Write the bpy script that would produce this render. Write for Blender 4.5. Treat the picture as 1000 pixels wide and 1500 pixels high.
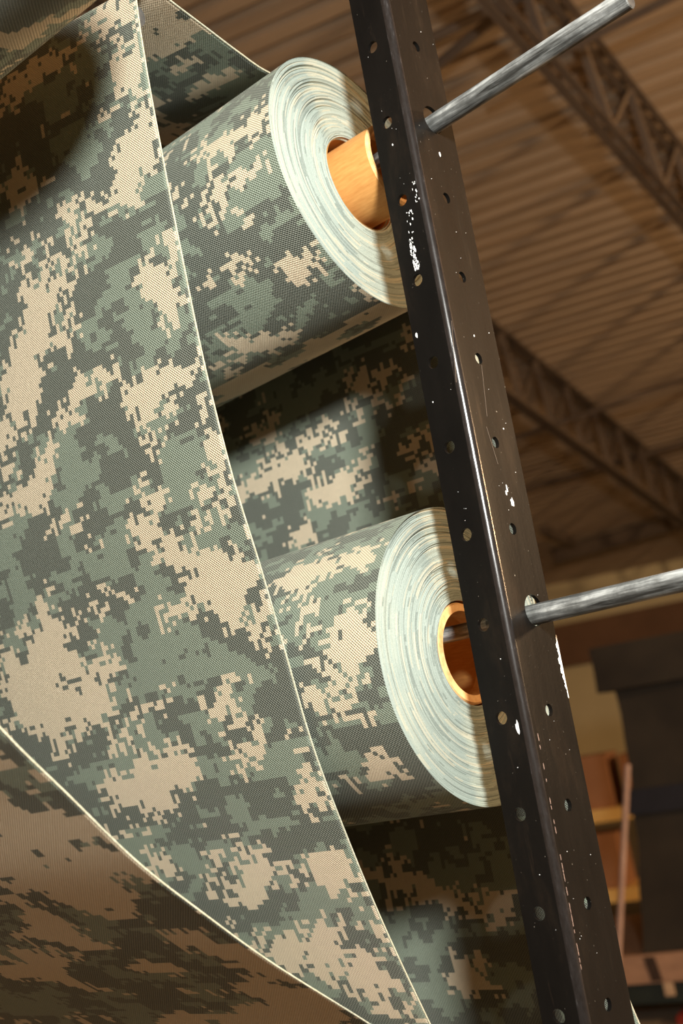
import bpy, bmesh, math, random
import numpy as np
from mathutils import Vector, Matrix

sc = bpy.context.scene
COL = sc.collection
for o in list(bpy.data.objects):
    bpy.data.objects.remove(o)

# ------------------------------------------------------------------ camera
# origin = outer corner of the rack upright, X along the support rods,
# Y away into the hall, Z up. Floor lies at FLOOR.
FLOOR = -1.95
RC = Matrix(((0.73264, 0.66038, -0.16474), (-0.25636, 0.04353, -0.96560), (-0.63049, 0.74967, 0.20119)))
CAM = Vector((0.63618, -0.97691, -0.33074))
FPX = 1735.1
cd = bpy.data.cameras.new('camera')
cam = bpy.data.objects.new('camera', cd)
COL.objects.link(cam)
cd.sensor_fit = 'VERTICAL'
cd.sensor_height = 36.0
cd.lens = FPX / 1500 * 36.0
cd.clip_start = 0.02
cd.clip_end = 200
rt, dn, fw = RC[0], RC[1], RC[2]
m = Matrix(((rt[0], -dn[0], -fw[0]), (rt[1], -dn[1], -fw[1]), (rt[2], -dn[2], -fw[2])))
cam.matrix_world = Matrix.Translation(CAM) @ m.to_4x4()
cd.dof.use_dof = True
cd.dof.focus_distance = 1.22
cd.dof.aperture_fstop = (cd.lens / 1000) / 0.0088
sc.camera = cam

# ------------------------------------------------------------------ world, lights, exposure
w = bpy.data.worlds.new('hall_light')
sc.world = w
w.use_nodes = True
bg = w.node_tree.nodes['Background']
bg.inputs[0].default_value = (1.0, 0.51, 0.19, 1)
bg.inputs[1].default_value = 0.40
sc.view_settings.view_transform = 'Standard'
sc.view_settings.look = 'None'
sc.view_settings.exposure = 0.0
sc.view_settings.gamma = 1.0
sc.view_settings.use_curve_mapping = False


def lamp(name, kind, loc, energy, col, size=0.1, target=None):
    l = bpy.data.lights.new(name, kind)
    l.energy = energy
    l.color = col
    if kind == 'AREA':
        l.shape = 'DISK'
        l.size = size
    else:
        l.shadow_soft_size = size
    o = bpy.data.objects.new(name, l)
    o.location = loc
    if target is not None:
        o.rotation_euler = (Vector(target) - Vector(loc)).to_track_quat('-Z', 'Y').to_euler()
    COL.objects.link(o)
    return o


# photographer's strobe, right of and above the camera
lamp('strobe_right_offscreen', 'AREA', (1.42, -1.18, 0.40), 112, (0.985, 1.0, 0.96), 0.28, (-0.15, 0.0, 0.0))


# warm hall lamp over the aisle to the right, hung below the joists (its light throws the joist's shade leftwards)
lamp('hall_lamp_right_offscreen', 'POINT', (CAM.x + 5.7, CAM.y + 6.2, CAM.z + 1.7), 2000, (1.0, 0.66, 0.36), 0.35)


def ray(px, py):
    q = Vector(((px - 500) / FPX, (py - 750) / FPX, 1.0))
    d = RC.transposed() @ q
    return d.normalized()


def at(px, py, s):
    return CAM + ray(px, py) * s


def vdir(px, py):
    return ray(px, py)


# ------------------------------------------------------------------ materials
def S(r, g, b):
    def f(c):
        c /= 255
        return c / 12.92 if c <= 0.04045 else ((c + 0.055) / 1.055) ** 2.4
    return (f(r), f(g), f(b), 1)


class N:
    def __init__(self, name, rough=0.6, metal=0.0, spec=0.5):
        self.m = bpy.data.materials.new(name)
        self.m.use_nodes = True
        self.t = self.m.node_tree
        self.b = self.t.nodes['Principled BSDF']
        self.b.inputs['Roughness'].default_value = rough
        self.b.inputs['Metallic'].default_value = metal
        self.b.inputs['Specular IOR Level'].default_value = spec

    def n(self, typ, **kw):
        x = self.t.nodes.new(typ)
        for k, v in kw.items():
            if k.startswith('i_'):
                key = k[2:]
                x.inputs[int(key) if key.isdigit() else key.replace('_', ' ')].default_value = v
            else:
                setattr(x, k, v)
        return x

    def l(self, a, b):
        self.t.links.new(a, b)

    def math(self, op, a, b=None):
        x = self.n('ShaderNodeMath', operation=op)
        for i, v in enumerate((a, b)):
            if v is None:
                continue
            if isinstance(v, (int, float)):
                x.inputs[i].default_value = v
            else:
                self.l(v, x.inputs[i])
        return x.outputs[0]

    def mix(self, fac, a, b, blend='MIX'):
        x = self.n('ShaderNodeMix', data_type='RGBA', blend_type=blend)
        for i, v in ((0, fac), (6, a), (7, b)):
            if isinstance(v, (int, float)):
                x.inputs[i].default_value = v
            elif isinstance(v, tuple):
                x.inputs[i].default_value = v
            else:
                self.l(v, x.inputs[i])
        return x.outputs[2]

    def ramp(self, fac, stops):
        x = self.n('ShaderNodeValToRGB')
        e = x.color_ramp.elements
        while len(e) < len(stops):
            e.new(0.5)
        for k, (p, c) in enumerate(stops):
            e[k].position = p
            e[k].color = c
        self.l(fac, x.inputs[0])
        return x.outputs[0]

    def noise(self, scale, detail=3, rough=0.5, vec=None, stretch=None):
        x = self.n('ShaderNodeTexNoise')
        x.inputs['Scale'].default_value = scale
        x.inputs['Detail'].default_value = detail
        x.inputs['Roughness'].default_value = rough
        if vec is None:
            vec = self.n('ShaderNodeTexCoord').outputs['Object']
        if stretch:
            mp = self.n('ShaderNodeMapping')
            mp.inputs['Scale'].default_value = stretch
            self.l(vec, mp.inputs[0])
            vec = mp.outputs[0]
        self.l(vec, x.inputs['Vector'])
        return x.outputs['Fac']

    def base(self, c):
        if isinstance(c, tuple):
            self.b.inputs['Base Color'].default_value = c
        else:
            self.l(c, self.b.inputs['Base Color'])

    def bump(self, h, strength=0.3, dist=0.001):
        x = self.n('ShaderNodeBump')
        x.inputs['Strength'].default_value = strength
        x.inputs['Distance'].default_value = dist
        self.l(h, x.inputs['Height'])
        self.l(x.outputs[0], self.b.inputs['Normal'])


def grey(v):
    return (v, v, v, 1)


def mottled(name, c1, c2, scale=8, rough=0.7, metal=0.0, bump=0.15, stretch=None, spec=0.4):
    k = N(name, rough, metal, spec)
    f = k.noise(scale, 5, 0.6, stretch=stretch)
    k.base(k.ramp(f, [(0.3, c1), (0.7, c2)]))
    k.bump(f, bump, 0.002)
    return k.m


def make_fabric_mat(name, sheen, washed):
    k = N(name, 0.62, 0, 0.35)
    at_ = k.n('ShaderNodeAttribute', attribute_name='print')
    uv = k.n('ShaderNodeUVMap').outputs[0]
    sp = k.n('ShaderNodeSeparateXYZ')
    k.l(uv, sp.inputs[0])
    T = 2 * math.pi / 0.0023
    a = k.math('SINE', k.math('MULTIPLY', k.math('ADD', sp.outputs[0], sp.outputs[1]), T * 0.72))
    b = k.math('SINE', k.math('MULTIPLY', k.math('SUBTRACT', sp.outputs[0], sp.outputs[1]), T * 0.60))
    wv = k.math('ADD', k.math('MULTIPLY', a, 0.6), k.math('MULTIPLY', b, 0.4))
    big = k.noise(900, 2, 0.6, uv)
    wv = k.math('ADD', k.math('MULTIPLY', wv, 0.75), k.math('MULTIPLY', k.math('SUBTRACT', big, 0.5), 1.2))
    w01 = k.n('ShaderNodeMapRange', i_1=-0.55, i_2=0.55)
    k.l(wv, w01.inputs[0])
    w01 = w01.outputs[0]
    dark = at_.outputs['Color']
    lite = k.mix(0.24 + washed, at_.outputs['Color'], S(226, 226, 208))
    k.base(k.mix(w01, dark, lite))
    k.b.inputs['Sheen Weight'].default_value = sheen * 0.55
    k.b.inputs['Sheen Tint'].default_value = (0.86, 0.90, 0.74, 1)
    k.b.inputs['Sheen Roughness'].default_value = 0.4
    k.bump(wv, 0.8, 0.0009)
    return k.m


M = {}
M['fabric'] = make_fabric_mat('camo_cloth', 0.3, 0.0)
k = N('selvage', 0.8)
f = k.noise(500, 2, 0.6)
k.base(k.ramp(f, [(0.3, S(150, 150, 128)), (0.7, S(206, 202, 178))]))
M['selvage'] = k.m
k = N('roll_end_layers', 0.85, 0, 0.2)
a_ = k.n('ShaderNodeAttribute', attribute_name='print')
f = k.noise(900, 2, 0.7)
k.base(k.mix(k.math('MULTIPLY', f, 0.35), a_.outputs['Color'], S(235, 236, 222)))
k.bump(f, 0.4, 0.0008)
M['layers'] = k.m
M['cardboard'] = mottled('core_cardboard', S(186, 128, 66), S(206, 150, 84), 60, 0.6, 0, 0.05, (1, 6, 6))
M['cardboard_rim'] = mottled('core_rim', S(205, 150, 92), S(232, 190, 130), 120, 0.8, 0, 0.1)

# dark painted steel, scuffed
k = N('dark_steel', 0.36, 0.0, 0.12)
f1 = k.noise(14, 6, 0.65, stretch=(1, 1, 0.35))
f2 = k.noise(260, 3, 0.6)
f3 = k.noise(40, 5, 0.7, stretch=(1, 1, 0.12))
c = k.ramp(f1, [(0.30, S(13, 12, 11)), (0.55, S(19, 17, 15)), (0.72, S(36, 29, 23))])
c = k.mix(k.ramp(f3, [(0.60, grey(0)), (0.72, grey(0.6))]), c, S(52, 41, 31))
c = k.mix(k.ramp(f2, [(0.70, grey(0)), (0.75, grey(0.75))]), c, S(150, 142, 128))
k.base(c)
k.l(k.ramp(f3, [(0.3, grey(0.28)), (0.7, grey(0.42))]), k.b.inputs['Roughness'])
k.bump(k.math('ADD', k.math('MULTIPLY', f2, 0.4), f1), 0.25, 0.0008)
M['steel'] = k.m
k = N('worn_edge_steel', 0.22, 0.30, 0.5)
f = k.noise(220, 5, 0.7, stretch=(1, 1, 0.2))
k.base(k.ramp(f, [(0.30, S(28, 25, 23)), (0.60, S(42, 39, 38)), (0.80, S(78, 76, 76))]))
k.bump(f, 0.2, 0.0005)
M['worn'] = k.m
k = N('white_paint_chip', 0.45)
f = k.noise(300, 4, 0.6)
k.base(k.ramp(f, [(0.3, S(206, 206, 202)), (0.7, S(250, 250, 248))]))
M['chip'] = k.m
# galvanised rod with long streaks
k = N('galvanised_rod', 0.42, 0.25, 0.6)
f1 = k.noise(90, 6, 0.7, stretch=(0.06, 1, 1))
f2 = k.noise(30, 5, 0.7)
c = k.ramp(f1, [(0.38, S(44, 44, 42)), (0.5, S(124, 126, 124)), (0.64, S(206, 208, 204))])
c = k.mix(k.ramp(f2, [(0.45, grey(0)), (0.65, grey(0.55))]), c, S(58, 58, 56))
k.base(c)
k.bump(f1, 0.3, 0.0008)
M['rod'] = k.m
M['rod_end'] = mottled('rod_end_steel', S(62, 60, 58), S(86, 84, 80), 80, 0.7, 0.2)
M['deck'] = mottled('roof_deck', S(164, 144, 120), S(186, 164, 138), 1.2, 0.5, 0.0, 0.05, (0.3, 3, 3))
M['joist'] = mottled('joist_primer', S(92, 80, 70), S(112, 98, 84), 3, 0.6)
M['joist_pale'] = M['girder'] = M['joist']
M['wall'] = mottled('yellow_wall', S(208, 196, 158), S(222, 210, 172), 0.8, 0.8)
M['fascia'] = mottled('brown_fascia', S(104, 78, 60), S(122, 92, 70), 1.5, 0.7)
M['floor'] = mottled('concrete_floor', S(112, 102, 90), S(138, 126, 112), 1.5, 0.5)
M['cover'] = mottled('olive_cover', S(36, 31, 24), S(50, 43, 33), 5, 0.8, 0, 0.6)
M['strap'] = mottled('navy_strap', S(14, 14, 24), S(22, 22, 34), 20, 0.6)
M['box'] = mottled('carton', S(150, 106, 74), S(164, 118, 84), 4, 0.8)
M['tape'] = mottled('carton_tape', S(110, 70, 40), S(124, 80, 46), 12, 0.4)
M['shelf'] = mottled('shelf_board', S(232, 190, 116), S(240, 204, 130), 4, 0.6, 0, 0.1, (0.3, 3, 3))
M['wood'] = mottled('rack_plank', S(150, 116, 92), S(176, 138, 110), 5, 0.7, 0, 0.2, (0.4, 5, 5))
M['stamp'] = mottled('plank_stamp', S(50, 36, 28), S(70, 50, 38), 30, 0.8)
M['beam'] = mottled('rack_beam_green', S(22, 30, 28), S(34, 44, 40), 5, 0.5)
M['peg'] = mottled('pale_peg', S(170, 140, 110), S(200, 172, 140), 20, 0.6)
M['pole'] = mottled('pale_pole', S(148, 120, 108), S(176, 146, 130), 8, 0.5)
M['red'] = mottled('red_carton', S(120, 30, 18), S(140, 42, 26), 6, 0.7)


# ------------------------------------------------------------------ mesh helpers
class MB:
    def __init__(self):
        self.v, self.f, self.sm = [], [], []

    def add(self, vs, fs, smooth=False):
        o = len(self.v)
        self.v += [tuple(x) for x in vs]
        self.f += [tuple(i + o for i in q) for q in fs]
        self.sm += [smooth] * len(fs)

    def obox(self, o, a, b, c):
        """box from corner o along the edge vectors a, b, c"""
        o, a, b, c = Vector(o), Vector(a), Vector(b), Vector(c)
        vs = [o, o + a, o + a + b, o + b, o + c, o + a + c, o + a + b + c, o + b + c]
        fs = [(3, 2, 1, 0), (4, 5, 6, 7), (0, 1, 5, 4), (1, 2, 6, 5), (2, 3, 7, 6), (3, 0, 4, 7)]
        if a.cross(b).dot(c) < 0:
            fs = [q[::-1] for q in fs]
        self.add(vs, fs)

    def bar(self, p, q, wid, hei, up=(0, 0, 1)):
        p, q = Vector(p), Vector(q)
        d = (q - p).normalized()
        s = d.cross(Vector(up)).normalized()
        u = s.cross(d)
        self.obox(p - s * wid / 2 - u * hei / 2, q - p, s * wid, u * hei)

    def tube(self, p, q, r, n=16, r2=None, caps=True):
        p, q = Vector(p), Vector(q)
        d = (q - p).normalized()
        s = d.orthogonal().normalized()
        u = d.cross(s)
        r2 = r if r2 is None else r2
        vs = []
        for (c, rr) in ((p, r), (q, r2)):
            for i in range(n):
                t = 2 * math.pi * i / n
                vs.append(c + s * math.cos(t) * rr + u * math.sin(t) * rr)
        self.add(vs, [(i, (i + 1) % n, n + (i + 1) % n, n + i) for i in range(n)], True)
        if caps:
            self.add(vs[:n], [tuple(range(n))[::-1]])
            self.add(vs[n:], [tuple(range(n))])

    def lathe(self, prof, n=64, smooth=True, closed=False):
        """profile of (x, r) turned about the X axis"""
        vs = []
        for (x, r) in prof:
            for i in range(n):
                t = 2 * math.pi * i / n
                vs.append((x, r * math.cos(t), r * math.sin(t)))
        fs = []
        P = len(prof)
        for j in range(P if closed else P - 1):
            j2 = (j + 1) % P
            for i in range(n):
                fs.append((j * n + i, j * n + (i + 1) % n, j2 * n + (i + 1) % n, j2 * n + i))
        self.add(vs, fs, smooth)

    def build(self, name, mat, parent=None, sharp=35):
        me = bpy.data.meshes.new(name)
        me.from_pydata(self.v, [], self.f)
        me.polygons.foreach_set('use_smooth', self.sm)
        me.materials.append(M[mat] if isinstance(mat, str) else mat)
        me.update()
        if any(self.sm):
            me.set_sharp_from_angle(angle=math.radians(sharp))
        o = bpy.data.objects.new(name, me)
        COL.objects.link(o)
        if parent:
            o.parent = parent
        return o


def tag(o, label=None, cat=None, group=None, kind=None):
    for kk, vv in (('label', label), ('category', cat), ('group', group), ('kind', kind)):
        if vv:
            o[kk] = vv
    return o


def empty(name, loc=(0, 0, 0)):
    o = bpy.data.objects.new(name, None)
    o.empty_display_size = 0.1
    o.location = loc
    COL.objects.link(o)
    return o


def place(o, mw):
    """root empties are placed after their parts were made in local coordinates"""
    o.matrix_world = mw


# ------------------------------------------------------------------ the setting
dr = -vdir(-3350, 1710)           # along the roof deck ribs
dj = vdir(1650, 1210)             # along the joists
nrm = dr.cross(dj).normalized()
if nrm.z < 0:
    nrm = -nrm
e2 = nrm.cross(dr).normalized()   # across the ribs, in the roof plane
P0 = at(850, 300, 9.0)


def roof(px, py, drop=0.0):
    d = ray(px, py)
    s = ((P0 - nrm * drop) - CAM).dot(nrm) / d.dot(nrm)
    return CAM + d * s


H1 = Vector((dr.x, dr.y, 0)).normalized()
H2 = Vector((-H1.y, H1.x, 0))
WD = (roof(900, 838) - CAM).dot(H2)       # distance of the back wall

me_fl = MB()
me_fl.obox(CAM + H1 * -22 + H2 * -8 + Vector((0, 0, FLOOR - CAM.z - 0.2)), H1 * 40, H2 * (WD + 8.2), (0, 0, 0.2))
tag(me_fl.build('floor', 'floor'), kind='structure')

ceil = empty('ceiling', P0)
tag(ceil, kind='structure')
pitch = 0.168
U0, U1, V0, V1 = -20.0, 16.0, -12.0, 14.5
ribs_per = 6
wid = pitch * ribs_per
npan = int((V1 - V0) / wid)
pm = MB()
prof = []
for i in range(ribs_per):
    a = i * pitch
    prof += [(a, 0.0), (a + 0.088, 0.0), (a + 0.102, 0.085), (a + 0.154, 0.085)]
prof.append((wid, 0.0))
vs, fs = [], []
for (vv, h) in prof:
    for uu in (U0, U1):
        p = dr * uu + e2 * vv + nrm * h
        vs.append(p)
for i in range(len(prof) - 1):
    fs.append((2 * i, 2 * i + 1, 2 * i + 3, 2 * i + 2))
pm.add(vs, fs)
p_first = pm.build('deck_panel', 'deck', ceil)
so = p_first.modifiers.new('gauge', 'SOLIDIFY')
so.thickness = 0.004
p_first.location = e2 * V0
for i in range(1, npan):
    c = p_first.copy()
    COL.objects.link(c)
    c.parent = ceil
    c.location = e2 * (V0 + i * wid) + nrm * (0.004 * (i % 2))

# back wall and the brown fascia along it
wb = MB()
wo = CAM + H1 * -22 + H2 * WD + Vector((0, 0, FLOOR - CAM.z))
wb.obox(wo, H1 * 40, H2 * 0.2, (0, 0, 5.4))
tag(wb.build('wall_back', 'wall'), kind='structure')
fz_top = (lambda d: CAM.z + d.z * WD / d.dot(H2))(ray(880, 905))
fz_bot = (lambda d: CAM.z + d.z * WD / d.dot(H2))(ray(880, 968))
tb = MB()
tb.obox(CAM + H1 * -22 + H2 * (WD - 0.25) + Vector((0, 0, fz_bot - CAM.z)), H1 * 40, H2 * 0.25, (0, 0, fz_top - fz_bot))
tag(tb.build('trim_1', 'fascia'), kind='structure')
wl = MB()
wl.obox(CAM + H1 * -22 + H2 * -8 + Vector((0, 0, FLOOR - CAM.z)), H1 * -0.2, H2 * (WD + 8), (0, 0, 9))
tag(wl.build('wall_left', 'wall'), kind='structure')


# open-web joists
def joist(pa, pb, label, mats, depth=0.62, ext=(4, 8), step=0.62):
    a, b = roof(*pa, 0.01), roof(*pb, 0.01)
    d = (b - a).normalized()
    a, b = a - d * ext[0], b + d * ext[1]
    lim = (WD - 0.3 - (a - CAM).dot(H2)) / d.dot(H2)
    L = min((b - a).length, lim)
    b = a + d * L
    root = empty('roof_joist', a)
    s = d.cross(nrm).normalized()
    mid = a

    def loc(t, h, off=0.0):
        return d * t - nrm * h + s * off
    for nm, h, mt in (('top_chord', 0.0, mats[0]), ('bottom_chord', depth, mats[1])):
        for off in (-0.036, 0.036):
            g = MB()
            g.obox(loc(0, h + 0.06, off - 0.022), d * L, s * 0.044, nrm * 0.008)
            g.obox(loc(0, h + 0.06, off - (0.004 if off > 0 else -0.004) - 0.004), d * L, s * 0.008, nrm * 0.058)
            g.build(nm, mt, root)
    n = int(L / step)
    for i in range(n):
        t = i * step
        g = MB()
        g.bar(loc(t, 0.05), loc(t + step * 0.36, depth), 0.045, 0.045, up=s)
        g.build('web_member', mats[2], root)
        g = MB()
        g.bar(loc(t + step * 0.36, depth), loc(t + step, 0.05), 0.028, 0.028, up=s)
        g.build('web_member', mats[2], root)
    tag(root, label, 'joist', 'open web roof joists')


joist((880, 72), (1000, 224), 'pale lattice roof joist above the upper steel rod', ('joist', 'joist_pale', 'joist'), ext=(6, 10), step=0.8)
joist((731, 480), (1000, 702), 'dark brown lattice roof joist above the lower steel rod', ('girder', 'girder', 'girder'), ext=(6, 10), step=0.75)


def pipe(pa, pb, drop, r, mat, name, label, cat, ext=6):
    a, b = roof(*pa, drop), roof(*pb, drop)
    d = (b - a).normalized()
    a, b = a - d * ext, b + d * ext
    g = MB()
    o = (a + b) / 2
    g.tube(a - o, b - o, r, 12)
    t = g.build(name, mat)
    t.location = o
    tag(t, label, cat)
    return t


pipe((772, 716), (1000, 650), 0.10, 0.035, 'joist', 'conduit', 'thin brown conduit crossing the roof between the dark joist and the girder', 'conduit', 3)
pipe((780, 633), (1000, 556), 0.64, 0.022, 'joist_pale', 'bridging_bar', 'thin pale bridging bar crossing the dark roof joist', 'bar', 3)
pipe((640, 52), (745, 2), 0.16, 0.03, 'joist', 'conduit', 'brown conduit meeting the pale roof joist, higher of two', 'conduit', 0.4)
pipe((640, 96), (728, 22), 0.32, 0.03, 'joist', 'conduit', 'brown conduit slanting to the pale roof joist, lower of two', 'conduit', 0.2)
pipe((800, 88), (1000, -12), 0.5, 0.022, 'joist', 'bridging_bar', 'dark bridging bar passing behind the end of the upper steel rod', 'bar', 0.3)

# girder along the eaves with its stub bracket
ga, gb = roof(812, 826, 0.25), roof(1000, 772, 0.25)
gd = (gb - ga).normalized()
groot = empty('eaves_girder', ga)
g = MB()
g.bar(Vector((0, 0, 0)), gd * 9, 0.16, 0.02)
g.build('bottom_flange', 'girder', groot)
g = MB()
g.bar(Vector((0, 0, 0.10)), gd * 9 + Vector((0, 0, 0.10)), 0.02, 0.18)
g.build('girder_web', 'girder', groot)
g = MB()
g.bar(Vector((0, 0, 0.20)), gd * 9 + Vector((0, 0, 0.20)), 0.16, 0.02)
g.build('top_flange', 'girder', groot)
s1 = roof(797, 787, 0.25) - ga
s2 = roof(842, 806, 0.25) - ga
g = MB()
g.bar(s1 + Vector((0, 0, 0.1)), s2 + Vector((0, 0, 0.1)), 0.10, 0.12)
g.build('stub_bracket', 'girder', groot)
tag(groot, 'dark brown steel girder with a stub bracket under the low end of the roof', 'girder')


# ------------------------------------------------------------------ storage in the background
LD = 7.0
c0 = at(945, 1392, LD)                       # lower corner of the covered load
wid_, dep_ = 1.5, 1.0
hgt = (at(945, 938, LD) - c0).z
load = empty('covered_load', c0)
rnd = random.Random(5)


def cloth_box(name, o, w_, d_, h_, flare_b, seed, nu=26, nv=22, amp=0.02, top=True):
    """upright box of draped cloth with soft folds"""
    r = np.random.RandomState(seed)
    ph = r.rand(6) * 6.28
    vs = []
    per = []
    NS = nu
    path = []
    cs = [(0, 0), (w_, 0), (w_, d_), (0, d_)]
    for k_ in range(4):
        a_, b_ = cs[k_], cs[(k_ + 1) % 4]
        for i in range(NS):
            t = i / NS
            path.append((a_[0] + (b_[0] - a_[0]) * t, a_[1] + (b_[1] - a_[1]) * t))
    cx, cy = w_ / 2, d_ / 2
    for j in range(nv + 1):
        z = h_ * j / nv
        for (x, y) in path:
            sc_ = 1 + flare_b * max(0.0, 1 - 1.8 * j / nv)
            wr = amp * (math.sin(x * 9 + y * 7 + z * 5 + ph[0]) + 0.6 * math.sin(x * 4 - z * 11 + ph[1]) + 0.5 * math.sin(y * 13 + z * 17 + ph[2]))
            dx, dy = x - cx, y - cy
            L = math.hypot(dx, dy)
            p = Vector(o) + H1 * (cx + dx * sc_ + dx / L * wr) + H2 * (cy + dy * sc_ + dy / L * wr) + Vector((0, 0, z))
            vs.append(p)
    n = len(path)
    fs = [(j * n + i, j * n + (i + 1) % n, (j + 1) * n + (i + 1) % n, (j + 1) * n + i) for j in range(nv) for i in range(n)]
    fs.append(tuple(range(nv * n, nv * n + n)))
    g = MB()
    g.add(vs, fs, True)
    return g.build(name, 'cover', load, 50)


dz = c0.z


def zat(px, py):
    return (at(px, py, LD)).z - c0.z


oL = (at(908, 1010, LD) - c0)
oL = H1 * oL.dot(H1)
cloth_box('cover_body', oL, wid_, dep_, hgt - 0.02, 0.17, 3, amp=0.009)
# lower bulge of the cover
cloth_box('cover_flap', oL + H1 * -0.08 + H2 * -0.06 + Vector((0, 0, zat(900, 1012))), wid_ + 0.16, dep_ + 0.12, hgt - zat(900, 1012), 0.02, 8, nv=8, amp=0.012)
zs0, zs1 = zat(930, 1190), zat(930, 1154)
g = MB()
g.obox(oL + H1 * -0.05 + H2 * -0.05 + Vector((0, 0, zs0)), H1 * (wid_ + 0.1), H2 * (dep_ + 0.1), (0, 0, zs1 - zs0))
g.build('strap', 'strap', load)
tag(load, 'tall load under a dark olive cloth cover with a navy strap', 'covered load')

# rack level that carries the load: plank, beam, peg
zb = c0.z
rk = empty('pallet_rack', c0 + H1 * -0.6)
ph_ = (at(950, 1395, LD) - at(950, 1440, LD)).z
g = MB()
g.obox(H2 * -0.10 + Vector((0, 0, -ph_)), H1 * 3.4, H2 * 1.3, (0, 0, ph_ - 0.004))
pl = g.build('plank', 'wood', rk)
g = MB()
q = at(953, 1398, LD) - (c0 + H1 * -0.6)
u_ = q.dot(H1)
g.obox(H1 * u_ + H2 * -0.103 + Vector((0, 0, -ph_ * 0.95)), H1 * 0.06, H2 * 0.002, Vector((0, 0, ph_ * 0.85)) - H1 * 0.02)
g.build('stamp_mark', 'stamp', pl)
bh = (at(950, 1441, LD) - at(950, 1476, LD)).z
g = MB()
g.obox(H2 * -0.08 + Vector((0, 0, -ph_ - bh)), H1 * 3.4, H2 * 0.06, (0, 0, bh))
g.obox(H2 * -0.08 + Vector((0, 0, -ph_ - bh)), H1 * 3.4, H2 * 0.16, (0, 0, 0.01))
g.build('beam', 'beam', rk)
q = at(985, 1450, LD) - (c0 + H1 * -0.6)
g = MB()
g.obox(H1 * (q.dot(H1) - 0.025) + H2 * -0.10 + Vector((0, 0, -ph_ - bh * 0.62)), H1 * 0.05, H2 * 0.03, (0, 0, bh * 0.6))
g.build('peg', 'peg', rk)
for uu in (0.05, 3.3):
    for vv in (0.0, 1.1):
        g = MB()
        g.obox(H1 * uu + H2 * vv + Vector((0, 0, FLOOR - c0.z)), H1 * 0.07, H2 * 0.07, (0, 0, c0.z - FLOOR - ph_ - bh - 0.001))
        g.build('rack_leg', 'beam', rk)
tag(rk, 'dark green storage rack topped by a brown stamped plank', 'rack')

# leaning pole in front of the shelving
pa, pb = at(919, 1120, 6.6), at(903, 1446, 6.6)
dd = (pb - pa).normalized()
pb = pa + dd * ((FLOOR - pa.z) / dd.z)
g = MB()
g.tube(pa - pb, Vector((0, 0, 0)), 0.017, 12)
po = g.build('leaning_pole', 'pole')
po.location = pb
tag(po, 'slim pale pole leaning beside the covered load', 'pole')

# shelving with cartons
SD = 10.0
sh = empty('shelving', at(880, 1205, SD))
so_ = at(880, 1205, SD)


def rel(px, py, s=SD):
    return at(px, py, s) - so_


zsh = [0.0, (at(905, 1328, SD) - at(905, 1205, SD)).z + 0.0]
brd = []
for zz in zsh:
    g = MB()
    g.obox(H1 * -1.1 + Vector((0, 0, zz)), H1 * 2.2, H2 * 0.55, (0, 0, 0.10))
    brd.append(g.build('shelf_board', 'shelf', sh))
for uu in (-1.14, 1.1):
    for vv in (0.0, 0.5):
        g = MB()
        g.obox(H1 * uu + H2 * vv + Vector((0, 0, FLOOR - so_.z)), H1 * 0.04, H2 * 0.05, (0, 0, so_.z - FLOOR + 0.9))
        g.build('shelf_post', 'beam', sh)
tag(sh, 'open shelving with yellow boards behind the covered load', 'shelving')


def carton(u0, z0, w_, h_, label, mat='box', dep=0.4, v0=0.06):
    root = empty('cardboard_box', so_ + H1 * u0 + H2 * v0 + Vector((0, 0, z0)))
    g = MB()
    g.obox((0, 0, 0), H1 * w_, H2 * dep, (0, 0, h_))
    g.build('carton_body', mat, root)
    for k_ in (0, 1):
        g = MB()
        g.obox(H1 * 0.0 + H2 * (dep * 0.5 * k_ + 0.002) + Vector((0, 0, h_)), H1 * w_, H2 * (dep * 0.5 - 0.004), (0, 0, 0.004))
        g.build('top_flap', mat, root)
    g = MB()
    g.obox(H2 * (dep / 2 - 0.03) + Vector((0, 0, h_ + 0.0042)), H1 * w_, H2 * 0.06, (0, 0, 0.001))
    g.build('tape', 'tape', root)
    tag(root, label, 'box', 'cartons on the shelving')


u1 = rel(892, 1140).dot(H1)
h1 = (at(880, 1100, SD) - at(880, 1180, SD)).z
carton(u1 - 0.5, 0.101, 0.5, h1, 'brown carton on the upper yellow shelf board beside the upright')
carton(u1 + 0.10, 0.101, 0.34, h1 * 0.94, 'brown carton on the upper yellow shelf board behind the leaning pole')
u2 = rel(905, 1260).dot(H1)
h2 = (at(890, 1212, SD) - at(890, 1302, SD)).z
carton(u2 - 0.5, zsh[1] + 0.101, 0.5, h2 * 0.92, 'brown carton on the lower yellow shelf board')
g = MB()
rr = at(990, 1492, 6.9)
g.obox((0, 0, 0), H1 * 0.5, H2 * 0.3, (0, 0, rr.z - FLOOR))
g.obox((0, 0, rr.z - FLOOR), H1 * 0.5, H2 * 0.148, (0, 0, 0.004))
g.obox(H2 * 0.152 + Vector((0, 0, rr.z - FLOOR)), H1 * 0.5, H2 * 0.148, (0, 0, 0.004))
rb = g.build('red_carton', 'red')
rb.location = (rr.x, rr.y, FLOOR)
tag(rb, 'red carton standing under the rack beam', 'box')


# ------------------------------------------------------------------ camouflage print
TAN, LGT, DRK = S(200, 181, 152)[:3], S(100, 114, 98)[:3], S(46, 55, 48)[:3]
CELL = 0.0052


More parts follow.
